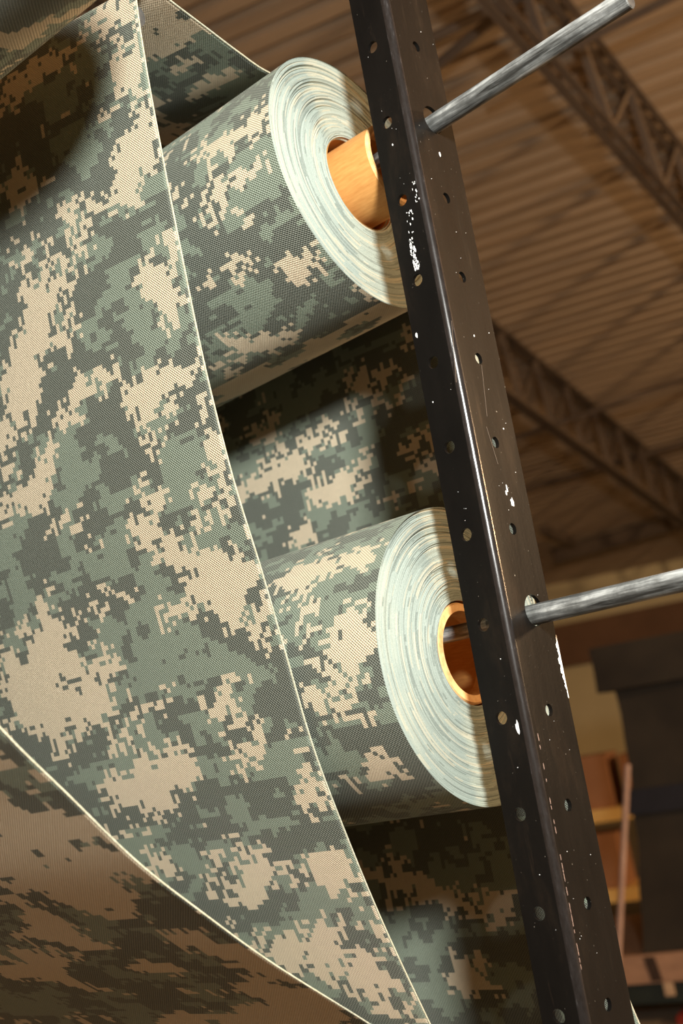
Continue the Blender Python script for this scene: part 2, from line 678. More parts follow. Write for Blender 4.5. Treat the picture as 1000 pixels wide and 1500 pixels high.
def vnoise(nu, nv, su, sv, r):
    gu, gv = int(nu / su) + 3, int(nv / sv) + 3
    L = r.rand(gu, gv)
    x = np.arange(nu) / su
    y = np.arange(nv) / sv
    xi, yi = x.astype(int), y.astype(int)
    xf, yf = x - xi, y - yi
    xf = xf * xf * (3 - 2 * xf)
    yf = yf * yf * (3 - 2 * yf)
    a = L[np.ix_(xi, yi)]
    b = L[np.ix_(xi + 1, yi)]
    c_ = L[np.ix_(xi, yi + 1)]
    d = L[np.ix_(xi + 1, yi + 1)]
    X, Y = xf[:, None], yf[None, :]
    return (a * (1 - X) + b * X) * (1 - Y) + (c_ * (1 - X) + d * X) * Y - 0.5


def blocky(nu, nv, su, sv, r, bl):
    """value noise held constant over little blocks of cells"""
    f_ = vnoise(nu, nv, su, sv, r)
    iu = (np.arange(nu) // bl) * bl
    iv = (np.arange(nv) // bl) * bl
    return f_[np.ix_(iu, iv)]


def in_poly(U, V, poly):
    c_ = np.zeros(U.shape, bool)
    n_ = len(poly)
    for a in range(n_):
        x1, y1 = poly[a]
        x2, y2 = poly[(a + 1) % n_]
        if y1 == y2:
            continue
        hit = ((y1 > V) != (y2 > V)) & (U < (x2 - x1) * (V - y1) / (y2 - y1) + x1)
        c_ ^= hit
    return c_


def camo(nu, nv, seed, polys=None, mean=0.40, area=None, lgt=0.60):
    """nu cells across the width, nv along the length -> colours (nu, nv, 3)"""
    r = np.random.RandomState(seed)
    A = 0.9 * blocky(nu, nv, 22, 12, r, 2) + 0.9 * blocky(nu, nv, 10, 5, r, 2) + 0.50 * blocky(nu, nv, 5, 3, r, 1)
    A += 0.36 * vnoise(nu, nv, 1.3, 1.9, r)
    B = 0.55 * blocky(nu, nv, 15, 9, r, 2) + 0.8 * blocky(nu, nv, 7, 4, r, 2) + 0.65 * blocky(nu, nv, 3.2, 2.2, r, 1) + 0.34 * vnoise(nu, nv, 1.3, 1.3, r)
    tan = A > np.quantile(A, 1 - mean)
    if polys:
        U = ((np.arange(nu) + 0.5) * CELL)[:, None] + 0 * A
        V = ((np.arange(nv) + 0.5) * CELL)[None, :] + 0 * A
        U2 = U + 0.020 * blocky(nu, nv, 4, 4, r, 2) + 0.018 * vnoise(nu, nv, 1.6, 1.2, r)
        V2 = V + 0.020 * blocky(nu, nv, 4, 4, r, 2) + 0.018 * vnoise(nu, nv, 1.2, 1.6, r)
        T = np.zeros(A.shape, bool)
        for p in polys:
            T |= in_poly(U2, V2, p)
        # loose pixels around the patches
        sp = vnoise(nu, nv, 9, 7, r) + 0.9 * vnoise(nu, nv, 1.3, 1.5, r)
        T ^= sp > np.quantile(sp, 0.965)
        near_ = np.zeros(T.shape, bool)
        for du in (-2, -1, 1, 2):
            near_ |= (np.roll(T, du, 0) != T) | (np.roll(T, du, 1) != T)
        fr = 0.5 * vnoise(nu, nv, 6, 6, r) + vnoise(nu, nv, 1.2, 1.4, r)
        T ^= near_ & (fr > np.quantile(fr, 0.84))
        use = (U > area[0]) & (U < area[1]) & (V > area[2]) & (V < area[3])
        tan = np.where(use, T, tan)
    out = np.zeros((nu, nv, 3))
    out[:] = DRK
    out[B > np.quantile(B, lgt)] = LGT
    out[tan] = TAN
    jit = 1 + 0.06 * (r.rand(nu, nv, 1) - 0.5)
    return out * jit


LOOP_POLYS = [
    [(0.048, 0.388), (0.024, 0.388), (0.008, 0.38), (0.004, 0.404), (0.004, 0.428), (0.024, 0.436), (0.044, 0.436), (0.052, 0.424), (0.056, 0.4)],
    [(0.028, 0.336), (0.004, 0.336), (0.008, 0.356), (0.024, 0.36), (0.048, 0.364), (0.072, 0.364), (0.056, 0.344)],
    [(0.04, 0.468), (0.004, 0.436), (0.004, 0.46), (0.004, 0.524), (0.04, 0.536), (0.048, 0.552), (0.1, 0.544), (0.156, 0.52), (0.164, 0.504), (0.128, 0.512), (0.08, 0.528), (0.076, 0.488)],
    [(0.136, 0.54), (0.128, 0.556), (0.144, 0.572), (0.176, 0.588), (0.164, 0.568)],
    [(0.252, 0.46), (0.224, 0.452), (0.188, 0.472), (0.176, 0.48), (0.22, 0.496), (0.252, 0.492)],
    [(0.12, 0.372), (0.104, 0.38), (0.112, 0.388), (0.12, 0.384)],
    [(0.092, 0.388), (0.08, 0.392), (0.088, 0.4), (0.096, 0.396)],
    [(0.132, 0.396), (0.124, 0.396), (0.128, 0.404), (0.136, 0.4)],
    [(0.176, 0.42), (0.168, 0.424), (0.168, 0.432), (0.176, 0.428)],
    [(0.08, 0.44), (0.072, 0.448), (0.076, 0.452), (0.084, 0.448)],
    [(0.24, 0.348), (0.16, 0.336), (0.088, 0.336), (0.04, 0.336), (0.036, 0.336), (0.092, 0.344), (0.152, 0.364), (0.216, 0.376), (0.244, 0.376)],
    [(0.02, 0.6), (0.004, 0.604), (0.008, 0.644), (0.024, 0.632)],
    [(0.06, 0.612), (0.032, 0.624), (0.02, 0.636), (0.012, 0.656), (0.024, 0.688), (0.044, 0.688), (0.052, 0.656), (0.06, 0.632)],
    [(0.216, 0.572), (0.176, 0.588), (0.18, 0.616), (0.22, 0.632), (0.188, 0.652), (0.196, 0.664), (0.232, 0.66), (0.248, 0.68), (0.26, 0.7), (0.284, 0.72), (0.312, 0.728), (0.34, 0.728), (0.32, 0.668), (0.3, 0.64), (0.268, 0.62), (0.248, 0.588), (0.252, 0.572)],
    [(0.244, 0.724), (0.212, 0.712), (0.188, 0.704), (0.168, 0.7), (0.152, 0.704), (0.128, 0.696), (0.124, 0.704), (0.144, 0.716), (0.168, 0.72), (0.188, 0.728), (0.212, 0.748), (0.232, 0.732)],
    [(0.128, 0.744), (0.116, 0.732), (0.088, 0.728), (0.056, 0.732), (0.02, 0.732), (0.0, 0.74), (0.016, 0.752), (0.044, 0.756), (0.064, 0.772), (0.084, 0.772), (0.112, 0.772), (0.12, 0.764), (0.128, 0.756)],
    [(0.02, 0.776), (0.004, 0.776), (0.008, 0.804), (0.004, 0.832), (0.008, 0.86), (0.02, 0.852), (0.02, 0.828), (0.02, 0.812)],
    [(0.068, 0.868), (0.044, 0.856), (0.02, 0.852), (0.02, 0.868), (0.04, 0.88), (0.04, 0.892), (0.056, 0.892), (0.068, 0.88)],
    [(0.28, 0.76), (0.252, 0.752), (0.248, 0.78), (0.276, 0.8), (0.288, 0.816), (0.332, 0.816), (0.368, 0.8), (0.364, 0.788), (0.332, 0.776), (0.296, 0.78)],
    [(0.136, 0.84), (0.12, 0.836), (0.1, 0.848), (0.1, 0.856), (0.12, 0.868), (0.128, 0.896), (0.112, 0.9), (0.092, 0.896), (0.092, 0.912), (0.156, 0.896), (0.168, 0.876), (0.152, 0.864), (0.128, 0.868)],
    [(0.128, 0.904), (0.104, 0.892), (0.088, 0.916), (0.064, 0.924), (0.036, 0.924), (0.02, 0.94), (0.008, 0.944), (0.012, 0.968), (0.028, 0.984), (0.048, 1.008), (0.064, 1.004), (0.072, 0.988), (0.092, 0.988), (0.112, 0.972), (0.128, 0.98), (0.152, 0.984), (0.152, 0.972), (0.136, 0.96), (0.1, 0.948), (0.1, 0.936), (0.124, 0.928), (0.136, 0.92), (0.132, 0.9)],
    [(0.032, 1.0), (0.012, 0.988), (0.012, 1.012), (0.012, 1.028), (0.028, 1.032), (0.036, 1.02)],
    [(0.34, 0.924), (0.32, 0.94), (0.308, 0.964), (0.32, 0.98), (0.296, 0.996), (0.264, 1.004), (0.256, 1.0), (0.224, 1.004), (0.236, 1.02), (0.252, 1.04), (0.276, 1.076), (0.316, 1.072), (0.356, 1.08), (0.376, 1.1), (0.392, 1.088), (0.428, 1.06), (0.44, 1.032), (0.46, 1.008), (0.448, 0.988), (0.404, 0.98), (0.372, 0.956), (0.352, 0.936)],
    [(0.432, 0.952), (0.412, 0.964), (0.404, 0.984), (0.436, 0.988), (0.448, 0.984)],
    [(0.132, 1.076), (0.096, 1.052), (0.088, 1.04), (0.076, 1.052), (0.092, 1.064), (0.08, 1.084), (0.08, 1.104), (0.104, 1.1), (0.128, 1.096), (0.14, 1.084)],
    [(0.328, 1.144), (0.316, 1.132), (0.28, 1.128), (0.256, 1.124), (0.244, 1.116), (0.228, 1.124), (0.196, 1.104), (0.176, 1.108), (0.164, 1.12), (0.156, 1.128), (0.16, 1.14), (0.176, 1.156), (0.208, 1.156), (0.22, 1.172), (0.248, 1.18), (0.26, 1.172), (0.28, 1.164), (0.316, 1.164), (0.328, 1.156)],
    [(0.072, 1.12), (0.06, 1.108), (0.044, 1.104), (0.064, 1.136), (0.092, 1.148), (0.112, 1.156), (0.124, 1.148), (0.1, 1.136)],
    [(0.24, 1.056), (0.228, 1.072), (0.228, 1.096), (0.216, 1.116), (0.228, 1.116), (0.236, 1.092), (0.24, 1.072)],
    [(0.044, 1.184), (0.024, 1.156), (0.008, 1.152), (0.008, 1.172), (0.004, 1.192), (0.012, 1.204), (0.028, 1.208), (0.036, 1.196)],
    [(0.296, 1.228), (0.276, 1.224), (0.252, 1.248), (0.252, 1.252), (0.28, 1.248), (0.296, 1.244)],
    [(0.22, 1.268), (0.196, 1.268), (0.192, 1.284), (0.168, 1.272), (0.16, 1.256), (0.152, 1.24), (0.124, 1.248), (0.108, 1.252), (0.112, 1.268), (0.128, 1.288), (0.148, 1.3), (0.184, 1.3), (0.2, 1.292), (0.208, 1.28)],
    [(0.068, 1.248), (0.04, 1.248), (0.012, 1.248), (0.004, 1.26), (0.004, 1.284), (0.02, 1.288), (0.044, 1.296), (0.064, 1.28), (0.072, 1.264)],
    [(0.112, 1.332), (0.064, 1.316), (0.06, 1.34), (0.052, 1.36), (0.016, 1.36), (0.02, 1.4), (0.008, 1.44), (0.056, 1.44), (0.072, 1.432), (0.076, 1.408), (0.108, 1.396), (0.128, 1.38)],
    [(0.188, 1.344), (0.152, 1.332), (0.124, 1.34), (0.116, 1.356), (0.14, 1.388), (0.16, 1.368), (0.184, 1.356)],
]
BACK_POLYS = [
    [(0.436, 0.236), (0.376, 0.236), (0.356, 0.228), (0.3, 0.216), (0.276, 0.204), (0.224, 0.204), (0.204, 0.22), (0.232, 0.228), (0.284, 0.236), (0.292, 0.26), (0.316, 0.26), (0.352, 0.264), (0.396, 0.264), (0.432, 0.26)],
    [(0.316, 0.292), (0.308, 0.28), (0.272, 0.28), (0.236, 0.28), (0.204, 0.288), (0.204, 0.304), (0.228, 0.312), (0.28, 0.304), (0.3, 0.308)],
    [(0.384, 0.168), (0.348, 0.172), (0.324, 0.168), (0.312, 0.18), (0.344, 0.192), (0.384, 0.188)],
    [(0.348, 0.328), (0.308, 0.328), (0.304, 0.352), (0.336, 0.356)],
    [(0.188, 0.152), (0.168, 0.148), (0.116, 0.168), (0.124, 0.18), (0.156, 0.188), (0.18, 0.188), (0.2, 0.168)],
    [(0.132, 0.28), (0.116, 0.26), (0.088, 0.264), (0.088, 0.304), (0.108, 0.312)],
    [(0.216, 0.268), (0.2, 0.264), (0.176, 0.268), (0.196, 0.284)],
    [(0.1, 0.132), (0.08, 0.132), (0.08, 0.16), (0.092, 0.16)],
    [(0.348, 0.784), (0.296, 0.804), (0.244, 0.804), (0.2, 0.824), (0.172, 0.84), (0.112, 0.836), (0.108, 0.86), (0.184, 0.856), (0.224, 0.844), (0.276, 0.824), (0.336, 0.816)],
    [(0.228, 0.912), (0.18, 0.912), (0.172, 0.944), (0.212, 0.96), (0.232, 0.944)],
    [(0.292, 0.776), (0.264, 0.772), (0.256, 0.796), (0.284, 0.796)],
]
ROLL_A_POLYS = [
    [(0.154, 0.464), (0.118, 0.489), (0.126, 0.501), (0.15, 0.504)],
    [(0.102, 0.492), (0.062, 0.492), (0.026, 0.492), (0.014, 0.508), (0.066, 0.508), (0.094, 0.526), (0.11, 0.539), (0.118, 0.529), (0.102, 0.504)],
    [(0.07, 0.536), (0.05, 0.542), (0.058, 0.554), (0.074, 0.545)],
    [(0.126, 0.436), (0.066, 0.445), (0.006, 0.448), (0.002, 0.467), (0.054, 0.47), (0.106, 0.458)],
    [(0.058, 0.61), (0.034, 0.604), (0.01, 0.598), (0.026, 0.635), (0.062, 0.638)],
    [(0.17, 0.641), (0.15, 0.666), (0.11, 0.682), (0.118, 0.713), (0.17, 0.701), (0.198, 0.67)],
    [(0.102, 0.576), (0.094, 0.579), (0.098, 0.589), (0.11, 0.589)],
]
ROLL_B_POLYS = [
    [(0.158, 0.376), (0.086, 0.36), (0.022, 0.369), (0.01, 0.401), (0.078, 0.401), (0.122, 0.414)],
    [(0.07, 0.455), (0.026, 0.436), (0.006, 0.455), (0.006, 0.497), (0.034, 0.519), (0.062, 0.487)],
    [(0.102, 0.5), (0.05, 0.516), (0.03, 0.544), (0.066, 0.554), (0.102, 0.535)],
    [(0.07, 0.592), (0.034, 0.589), (0.026, 0.627), (0.07, 0.63)],
]


def resample(pts, step):
    """Catmull-Rom through (y, z) points, then even steps"""
    P = [np.array(p, float) for p in pts]
    P = [2 * P[0] - P[1]] + P + [2 * P[-1] - P[-2]]
    out = []
    for i in range(1, len(P) - 2):
        for t in np.linspace(0, 1, 40, endpoint=False):
            a, b, c_, d = P[i - 1:i + 3]
            out.append(0.5 * (2 * b + (c_ - a) * t + (2 * a - 5 * b + 4 * c_ - d) * t * t + (3 * b - a - 3 * c_ + d) * t ** 3))
    out.append(P[-2])
    out = np.array(out)
    s = np.concatenate([[0], np.cumsum(np.hypot(*np.diff(out, axis=0).T))])
    n = int(s[-1] / step)
    q = np.arange(n + 1) * step
    return np.stack([np.interp(q, s, out[:, 0]), np.interp(q, s, out[:, 1])], -1)


def grid_mesh(name, verts, nu, nv, cols, uvs, mat, parent, thick=0.0010):
    """verts: (nu+1)*(nv+1) rows of v; faces coloured by the print"""
    me = bpy.data.meshes.new(name)
    i = np.arange(nu)[:, None]
    j = np.arange(nv)[None, :]
    a = i * (nv + 1) + j
    q = np.stack([a, a + 1, a + nv + 2, a + nv + 1], -1).reshape(-1, 4)
    me.vertices.add(len(verts))
    me.vertices.foreach_set('co', np.asarray(verts, np.float32).ravel())
    me.loops.add(q.size)
    me.loops.foreach_set('vertex_index', q.ravel().astype(np.int32))
    me.polygons.add(len(q))
    me.polygons.foreach_set('loop_start', np.arange(0, q.size, 4, dtype=np.int32))
    me.polygons.foreach_set('use_smooth', np.ones(len(q), bool))
    me.update(calc_edges=True)
    at_ = me.attributes.new('print', 'FLOAT_COLOR', 'FACE')
    c4 = np.ones((len(q), 4), np.float32)
    c4[:, :3] = cols.reshape(-1, 3)
    at_.data.foreach_set('color', c4.ravel())
    uvl = me.uv_layers.new(name='UVMap')
    uvl.data.foreach_set('uv', np.asarray(uvs, np.float32)[q.ravel()].ravel())
    me.materials.append(M[mat])
    o = bpy.data.objects.new(name, me)
    COL.objects.link(o)
    o.parent = parent
    if thick:
        sm = o.modifiers.new('cloth', 'SOLIDIFY')
        sm.thickness = thick
        sm.offset = 0
    return o


def web_sheet(name, pts, x_right, width, yaw, seed, label, cat, polys=None, area=None, wave=0.0, flutter=0.0, mean=0.40, rise=0.0, lgt=0.60, flare=0.0):
    """a length of cloth whose right-hand edge follows pts in the YZ plane"""
    c = resample(pts, CELL)
    nv = len(c) - 1
    nu = int(width / CELL)
    root = empty(name, (x_right, 0, 0))
    s = np.arange(nv + 1) * CELL
    X = -np.arange(nu + 1) * CELL
    t = np.gradient(c, axis=0)
    t /= np.hypot(t[:, 0], t[:, 1])[:, None]
    nrm_ = np.stack([-t[:, 1], t[:, 0]], -1)
    fl = flutter * (np.sin(X[:, None] * 5.1 + s[None, :] * 3.0) + 0.6 * np.sin(X[:, None] * 9.3 - s[None, :] * 4.1 + 1.0)) * np.clip(-X[:, None] / 0.25, 0, 1)
    xe = wave * np.sin(s * 5.3 + seed) + flare * np.clip((s - 0.86) / 0.14, 0, 1) ** 2
    xx = X[:, None] + xe[None, :]
    yy = c[None, :, 0] + fl * nrm_[None, :, 0] + X[:, None] * math.sin(yaw)
    zz = c[None, :, 1] + fl * nrm_[None, :, 1] - X[:, None] * rise * np.clip((c[None, :, 1] - 0.05) / 0.4, 0, 1) * (c[None, :, 0] > -0.30)
    V = np.stack([xx, yy, zz], -1).reshape(-1, 3)
    UV = np.stack(np.broadcast_arrays(-X[:, None], s[None, :]), -1).reshape(-1, 2)
    grid_mesh('cloth', V, nu, nv, camo(nu, nv, seed, polys, mean, area, lgt), UV, 'fabric', root)
    # woven selvage along both edges
    for side, col in ((0, 0), (1, nu)):
        g = MB()
        h = 0.0007
        sgn = 1 if side == 0 else -1
        ring = []
        for jx in range(nv + 1):
            p = np.array([xx[col, jx], yy[col, jx], zz[col, jx]])
            nn = np.array([0, nrm_[jx, 0], nrm_[jx, 1]])
            for (dx, dn_) in ((0.0006, h), (0.0006, -h), (-0.0007, -h), (-0.0007, h)):
                ring.append(p + np.array([dx * sgn, 0, 0]) + nn * dn_)
        fs = []
        for jx in range(nv):
            for e in range(4):
                q = (jx * 4 + e, jx * 4 + (e + 1) % 4, jx * 4 + 4 + (e + 1) % 4, jx * 4 + 4 + e)
                fs.append(q if side == 0 else q[::-1])
        g.add(ring, fs, False)
        g.build('selvage', 'selvage', root)
    tag(root, label, cat)
    return root


# ------------------------------------------------------------------ fabric rolls
def ry(a):
    return Matrix.Rotation(a, 4, 'Y')


def fabric_roll(loc, R, ty, tz, length, seed, label, hole=0.055, core_r=0.048, core_out=0.0, core_off=(0, 0), core_wall=0.007, group=None, polys=None, area=None, mean=0.4, wrap='fabric'):
    root = empty('fabric_roll')
    tag(root, label, 'fabric roll', group)
    nu = int(length / CELL)
    nv = int(2 * math.pi * R / CELL)
    r = np.random.RandomState(seed)
    th = np.linspace(0, 2 * math.pi, nv + 1)
    X = -np.arange(nu + 1) * (length / nu)
    rad = R * (1 + 0.0035 * np.sin(2 * th + 1) + 0.002 * np.sin(3 * th))
    V = np.stack(np.broadcast_arrays(X[:, None], (rad * np.cos(th))[None, :], (rad * np.sin(th))[None, :]), -1).reshape(-1, 3)
    UV = np.stack(np.broadcast_arrays(-X[:, None], (th * R)[None, :]), -1).reshape(-1, 2)
    grid_mesh('outer_wrap', V, nu, nv, camo(nu, nv, seed, polys, mean, area), UV, wrap, root, 0)
    # wound layers on the near end and the far end
    nl = 92
    na = 180
    thk = (R - hole) / nl
    cream, pale, mid, drk = [np.array(S(*c_)[:3]) for c_ in ((150, 146, 126), (116, 129, 121), (74, 90, 84), (96, 112, 104))]
    for side in (0, 1):
        xs, rs = [], []
        off = r.randn(nl) * 0.0007 + 0.0016 * np.sin(np.arange(nl) * 0.31 + r.rand() * 6)
        off -= off.min()
        off[-1] = 0.001
        for k_ in range(nl):
            r0 = hole + k_ * thk
            for (rr_, dx) in ((r0 + thk * 0.08, -0.0012), (r0 + thk * 0.35, 0.0), (r0 + thk * 0.85, 0.0)):
                xs.append(off[k_] * -1 + dx)
                rs.append(rr_)
        xs.append(-0.004)
        rs.append(R * 1.0 - 0.0004)
        xs, rs = np.array(xs), np.array(rs)
        an = np.linspace(0, 2 * math.pi, na + 1)
        rr2 = rs[:, None] * (1 + (0.0035 * np.sin(2 * (an + 0) + 1) + 0.002 * np.sin(3 * an))[None, :] * (rs[:, None] / R) ** 2)
        jig = 0.0005 * np.sin(an[None, :] * 3 + rs[:, None] * 900)
        Xg = xs[:, None] + jig
        sgn = 1
        if side == 1:
            Xg = -length - Xg
        Vf = np.stack([Xg, rr2 * np.cos(an)[None, :], rr2 * np.sin(an)[None, :]], -1).reshape(-1, 3)
        ni = len(xs) - 1
        # colour runs along every layer
        col = np.zeros((ni, na, 3))
        for k_ in range(nl):
            runs = np.interp(np.arange(na), np.sort(r.rand(16)) * na, r.rand(16))
            runs = 0.55 * runs + 0.45 * r.rand()
            tone = np.where(runs[:, None] > 0.68, cream, np.where(runs[:, None] > 0.36, pale, mid))
            for s_ in range(3):
                row = 3 * k_ + s_
                if row < ni:
                    col[row] = tone
        UVf = np.stack(np.broadcast_arrays(an[None, :] * 0.1, rs[:, None]), -1).reshape(-1, 2)
        if side == 1:
            Vf = Vf.reshape(ni + 1, na + 1, 3)[:, ::-1].reshape(-1, 3)
        e = grid_mesh('wound_end', Vf, ni, na, col, UVf, 'layers', root, 0)
        # a light shade of difference: the wound edge is paler than the print
        e['label'] = 'pale wound edge of the fabric layers'
    g = MB()
    g.lathe([(-0.002, hole + 0.0012), (-length + 0.002, hole + 0.0012)], 72)
    g.f = [q[::-1] for q in g.f]
    g.build('bore', 'cardboard', root)
    cy, cz = core_off
    g = MB()
    ci = core_r - core_wall
    g.lathe([(core_out - 0.003, core_r), (-length - 0.01, core_r)], 72)
    g.v = [(x, y + cy, z + cz) for (x, y, z) in g.v]
    g.f = [q[::-1] for q in g.f]
    core = g.build('cardboard_core', 'cardboard', root)
    g = MB()
    g.lathe([(core_out - 0.003, core_r), (core_out, core_r - 0.002), (core_out, ci + 0.001), (core_out - 0.02, ci)], 72)
    g.v = [(x, y + cy, z + cz) for (x, y, z) in g.v]
    g.f = [q[::-1] for q in g.f]
    g.build('core_rim', 'cardboard_rim', core)
    g = MB()
    g.lathe([(core_out - 0.0195, ci), (-length - 0.01, ci)], 72)
    g.v = [(x, y + cy, z + cz) for (x, y, z) in g.v]
    g.build('core_lining', 'cardboard', core)
    place(root, Matrix.Translation(loc) @ ry(-ty) @ Matrix.Rotation(tz, 4, 'Z'))
    return root


ROLLW = 1.30
fabric_roll((-0.1109, 0.0456, 0.3072), 0.1557, 0.0563, 0.0662, ROLLW, 11, 'roll of camouflage fabric on the upper rod, its cardboard core sticking out',
            hole=0.0565, core_out=0.045, core_r=0.0495, core_off=(0.0050, 0.0010), group='fabric rolls on the rack', polys=ROLL_A_POLYS, area=(-1, 0.42, 0.30, 0.72))
fabric_roll((-0.0875, 0.0526, -0.2448), 0.1592, 0.0057, 0.0476, ROLLW, 23, 'roll of camouflage fabric on the lower rod, its core flush with the end',
            core_out=-0.003, core_wall=0.0105, core_r=0.0545, hole=0.056, group='fabric rolls on the rack', polys=ROLL_B_POLYS, area=(-1, 0.42, 0.30, 0.75))

# take-up roll in front, above the loop
RT = 0.10
ctr = Vector((0, -0.41, 0.438))
fabric_roll((-0.040, ctr.y, ctr.z), RT, 0.0, 0.03, 1.2, 31, 'smaller roll of camouflage fabric in front of the hanging loop, above its near side',
            core_out=0.0, core_r=0.030, hole=0.031)
g = MB()
g.tube((0.004, 0, 0), (-1.35, 0, 0), 0.0107, 24)
rdo = g.build('support_rod', 'rod')
rdo.location = (-0.040, ctr.y, ctr.z + 0.0118)
rdo.rotation_euler = (0, 0, 0.03)
tag(rdo, 'steel rod through the smaller front roll', 'rod')

# ------------------------------------------------------------------ hanging cloth
XW = -0.18


def shift(pts, X0=-0.175, X1=XW):
    k_ = (X1 - CAM.x) / (X0 - CAM.x)
    return [(CAM.y + (y - CAM.y) * k_, CAM.z + (z - CAM.z) * k_) for (y, z) in pts]


under = [(0.10, 0.455), (0.05, 0.466), (-0.013, 0.466), (-0.055, 0.475), (-0.105, 0.489), (-0.152, 0.502)]
apex = [(-0.180, 0.511), (-0.198, 0.502)]
far = [(-0.203, 0.481), (-0.203, 0.400), (-0.199, 0.302), (-0.193, 0.193), (-0.184, 0.069), (-0.169, -0.044), (-0.150, -0.134),
       (-0.133, -0.224), (-0.116, -0.312), (-0.091, -0.395), (-0.056, -0.493), (-0.010, -0.601)]
bend = [(0.040, -0.710), (0.058, -0.765), (0.050, -0.785), (0.034, -0.770), (0.010, -0.680)]
near = [(-0.030, -0.630), (-0.099, -0.577), (-0.210, -0.497), (-0.281, -0.440), (-0.345, -0.385), (-0.404, -0.323), (-0.459, -0.264),
        (-0.525, -0.180), (-0.580, -0.080), (-0.615, 0.05), (ctr.y - RT - 0.006, ctr.z - 0.05), (ctr.y - RT - 0.004, ctr.z)]
loop_pts = shift(under + apex + far + bend + near[:-2]) + near[-2:]
web_sheet('fabric_loop', loop_pts, XW, 1.15, 0.050, 3, 'long camouflage fabric web draped in a deep loop in front of the rolls', 'fabric', polys=LOOP_POLYS, area=(-1, 0.5, 0.335, 1.50), wave=0.0006, flutter=0.001, rise=0.15, mean=0.33)
g = MB()
g.tube((-0.030, 0, 0), (-1.25, 0, 0), 0.012, 24)
br = g.build('turning_bar', 'rod_end')
ap = shift([(-0.176, 0.486)])[0]
br.location = (XW, ap[0], ap[1])
br.rotation_euler = (0, 0.149, 0.050)
tag(br, 'dark turning bar carrying the top of the fabric loop', 'bar')

back_pts = [(0.204, 0.315), (0.210, 0.20), (0.222, 0.05), (0.232, -0.12), (0.240, -0.30), (0.246, -0.50), (0.250, -0.75), (0.250, -1.05)]
web_sheet('hanging_fabric', back_pts, -0.112, 1.15, 0.05, 7, 'camouflage fabric sheet hanging in shadow behind the rolls', 'fabric', polys=BACK_POLYS, area=(0.0, 0.62, 0.10, 1.02), wave=0.0006, flutter=0.002, mean=0.36, flare=0.022)

# ------------------------------------------------------------------ rods through the upright


def support_rod(x1, y, z, ty, tz, label, x0=-1.62):
    root = empty('support_rod', (0, y, z))
    g = MB()
    rr_ = 0.0107
    xi = max(x0, -0.055)
    g.lathe([(xi, 0.0001), (xi, rr_), (x1 - 0.0012, rr_), (x1, rr_ - 0.0012)], 40)
    g.f = [q[::-1] for q in g.f]
    g.build('shaft', 'rod', root, 30)
    g = MB()
    g.lathe([(x1, rr_ - 0.0012), (x1 - 0.0004, 0.0001)], 40, False)
    g.f = [q[::-1] for q in g.f]
    g.build('cut_end', 'rod_end', root)
    if x0 < xi:
        g = MB()
        g.lathe([(x0, 0.0001), (x0, 0.0085), (xi, 0.0085)], 24)
        g.f = [q[::-1] for q in g.f]
        g.build('spindle', 'rod', root)
    place(root, Matrix.Translation((0, y, z)) @ ry(-ty) @ Matrix.Rotation(tz, 4, 'Z'))
    tag(root, label, 'rod', 'steel rods through the upright')
    return root


support_rod(0.2464, 0.0471, 0.3258, 0.0287, -0.0197, 'grey streaked steel rod carrying the upper fabric roll', -0.33)
support_rod(0.52, 0.0530, -0.2223, -0.0072, 0.0004, 'grey streaked steel rod carrying the lower fabric roll', -0.45)
tb_ = shift([(0.046, -0.768)])[0]
support_rod(0.20, tb_[0] + 0.009, tb_[1], 0.0, 0.05, 'steel rod inside the bottom bend of the fabric loop')

# ------------------------------------------------------------------ the upright
WL, WR, TH, RO = 0.0484, 0.0825, 0.0042, 0.0085
Z0, Z1 = FLOOR, 1.05


def lprofile():
    """outer corner at the origin, flanges along -X and +Y"""
    pts = []
    pts.append((-WL, 0.0))
    for i in range(13):
        t = math.pi / 2 * i / 12
        pts.append((-RO + RO * math.sin(t), RO - RO * math.cos(t)))
    pts.append((0.0, WR))
    pts.append((-TH, WR))
    ri = RO - TH
    for i in range(9):
        t = math.pi / 2 * (1 - i / 8)
        pts.append((-RO + ri * math.sin(t), RO - ri * math.cos(t)))
    pts.append((-WL, TH))
    return pts


up = empty('rack_upright', (0, 0, FLOOR))
pr = lprofile()
bm = bmesh.new()
lo = [bm.verts.new((x, y, 0)) for (x, y) in pr]
hi = [bm.verts.new((x, y, Z1 - Z0)) for (x, y) in pr]
n = len(pr)
for i in range(n):
    bm.faces.new((lo[i], lo[(i + 1) % n], hi[(i + 1) % n], hi[i]))
bm.faces.new(lo[::-1])
bm.faces.new(hi)
bmesh.ops.recalc_face_normals(bm, faces=bm.faces)
me = bpy.data.meshes.new('angle_iron')
bm.to_mesh(me)
bm.free()
me.materials.append(M['steel'])
me.materials.append(M['worn'])
tmp = bpy.data.objects.new('angle_tmp', me)
COL.objects.link(tmp)
# punched holes
cut = MB()
PITCH = 0.0922
HOLES = []
for i in range(-6, 17):
    z = 0.4195 - PITCH * i
    if not (FLOOR + 0.05 < z < Z1 - 0.03):
        continue
    cut.tube((-0.0290, -0.02, z - FLOOR), (-0.0290, 0.02, z - FLOOR), 0.0066, 28)
    HOLES.append(('L', z))
    if i not in (1, 7):
        cut.tube((-0.02, 0.0418, z - FLOOR), (0.02, 0.0418, z - FLOOR), 0.0062, 28)
        HOLES.append(('R', z))
cut.tube((-0.02, 0.0455, 0.3300 - FLOOR), (0.02, 0.0455, 0.3300 - FLOOR), 0.0162, 36)
cut.tube((-0.02, 0.0510, -0.2180 - FLOOR), (0.02, 0.0510, -0.2180 - FLOOR), 0.0162, 36)
co = cut.build('cutter', 'steel')
bo = tmp.modifiers.new('punch', 'BOOLEAN')
bo.operation = 'DIFFERENCE'
bo.object = co
bo.solver = 'EXACT'
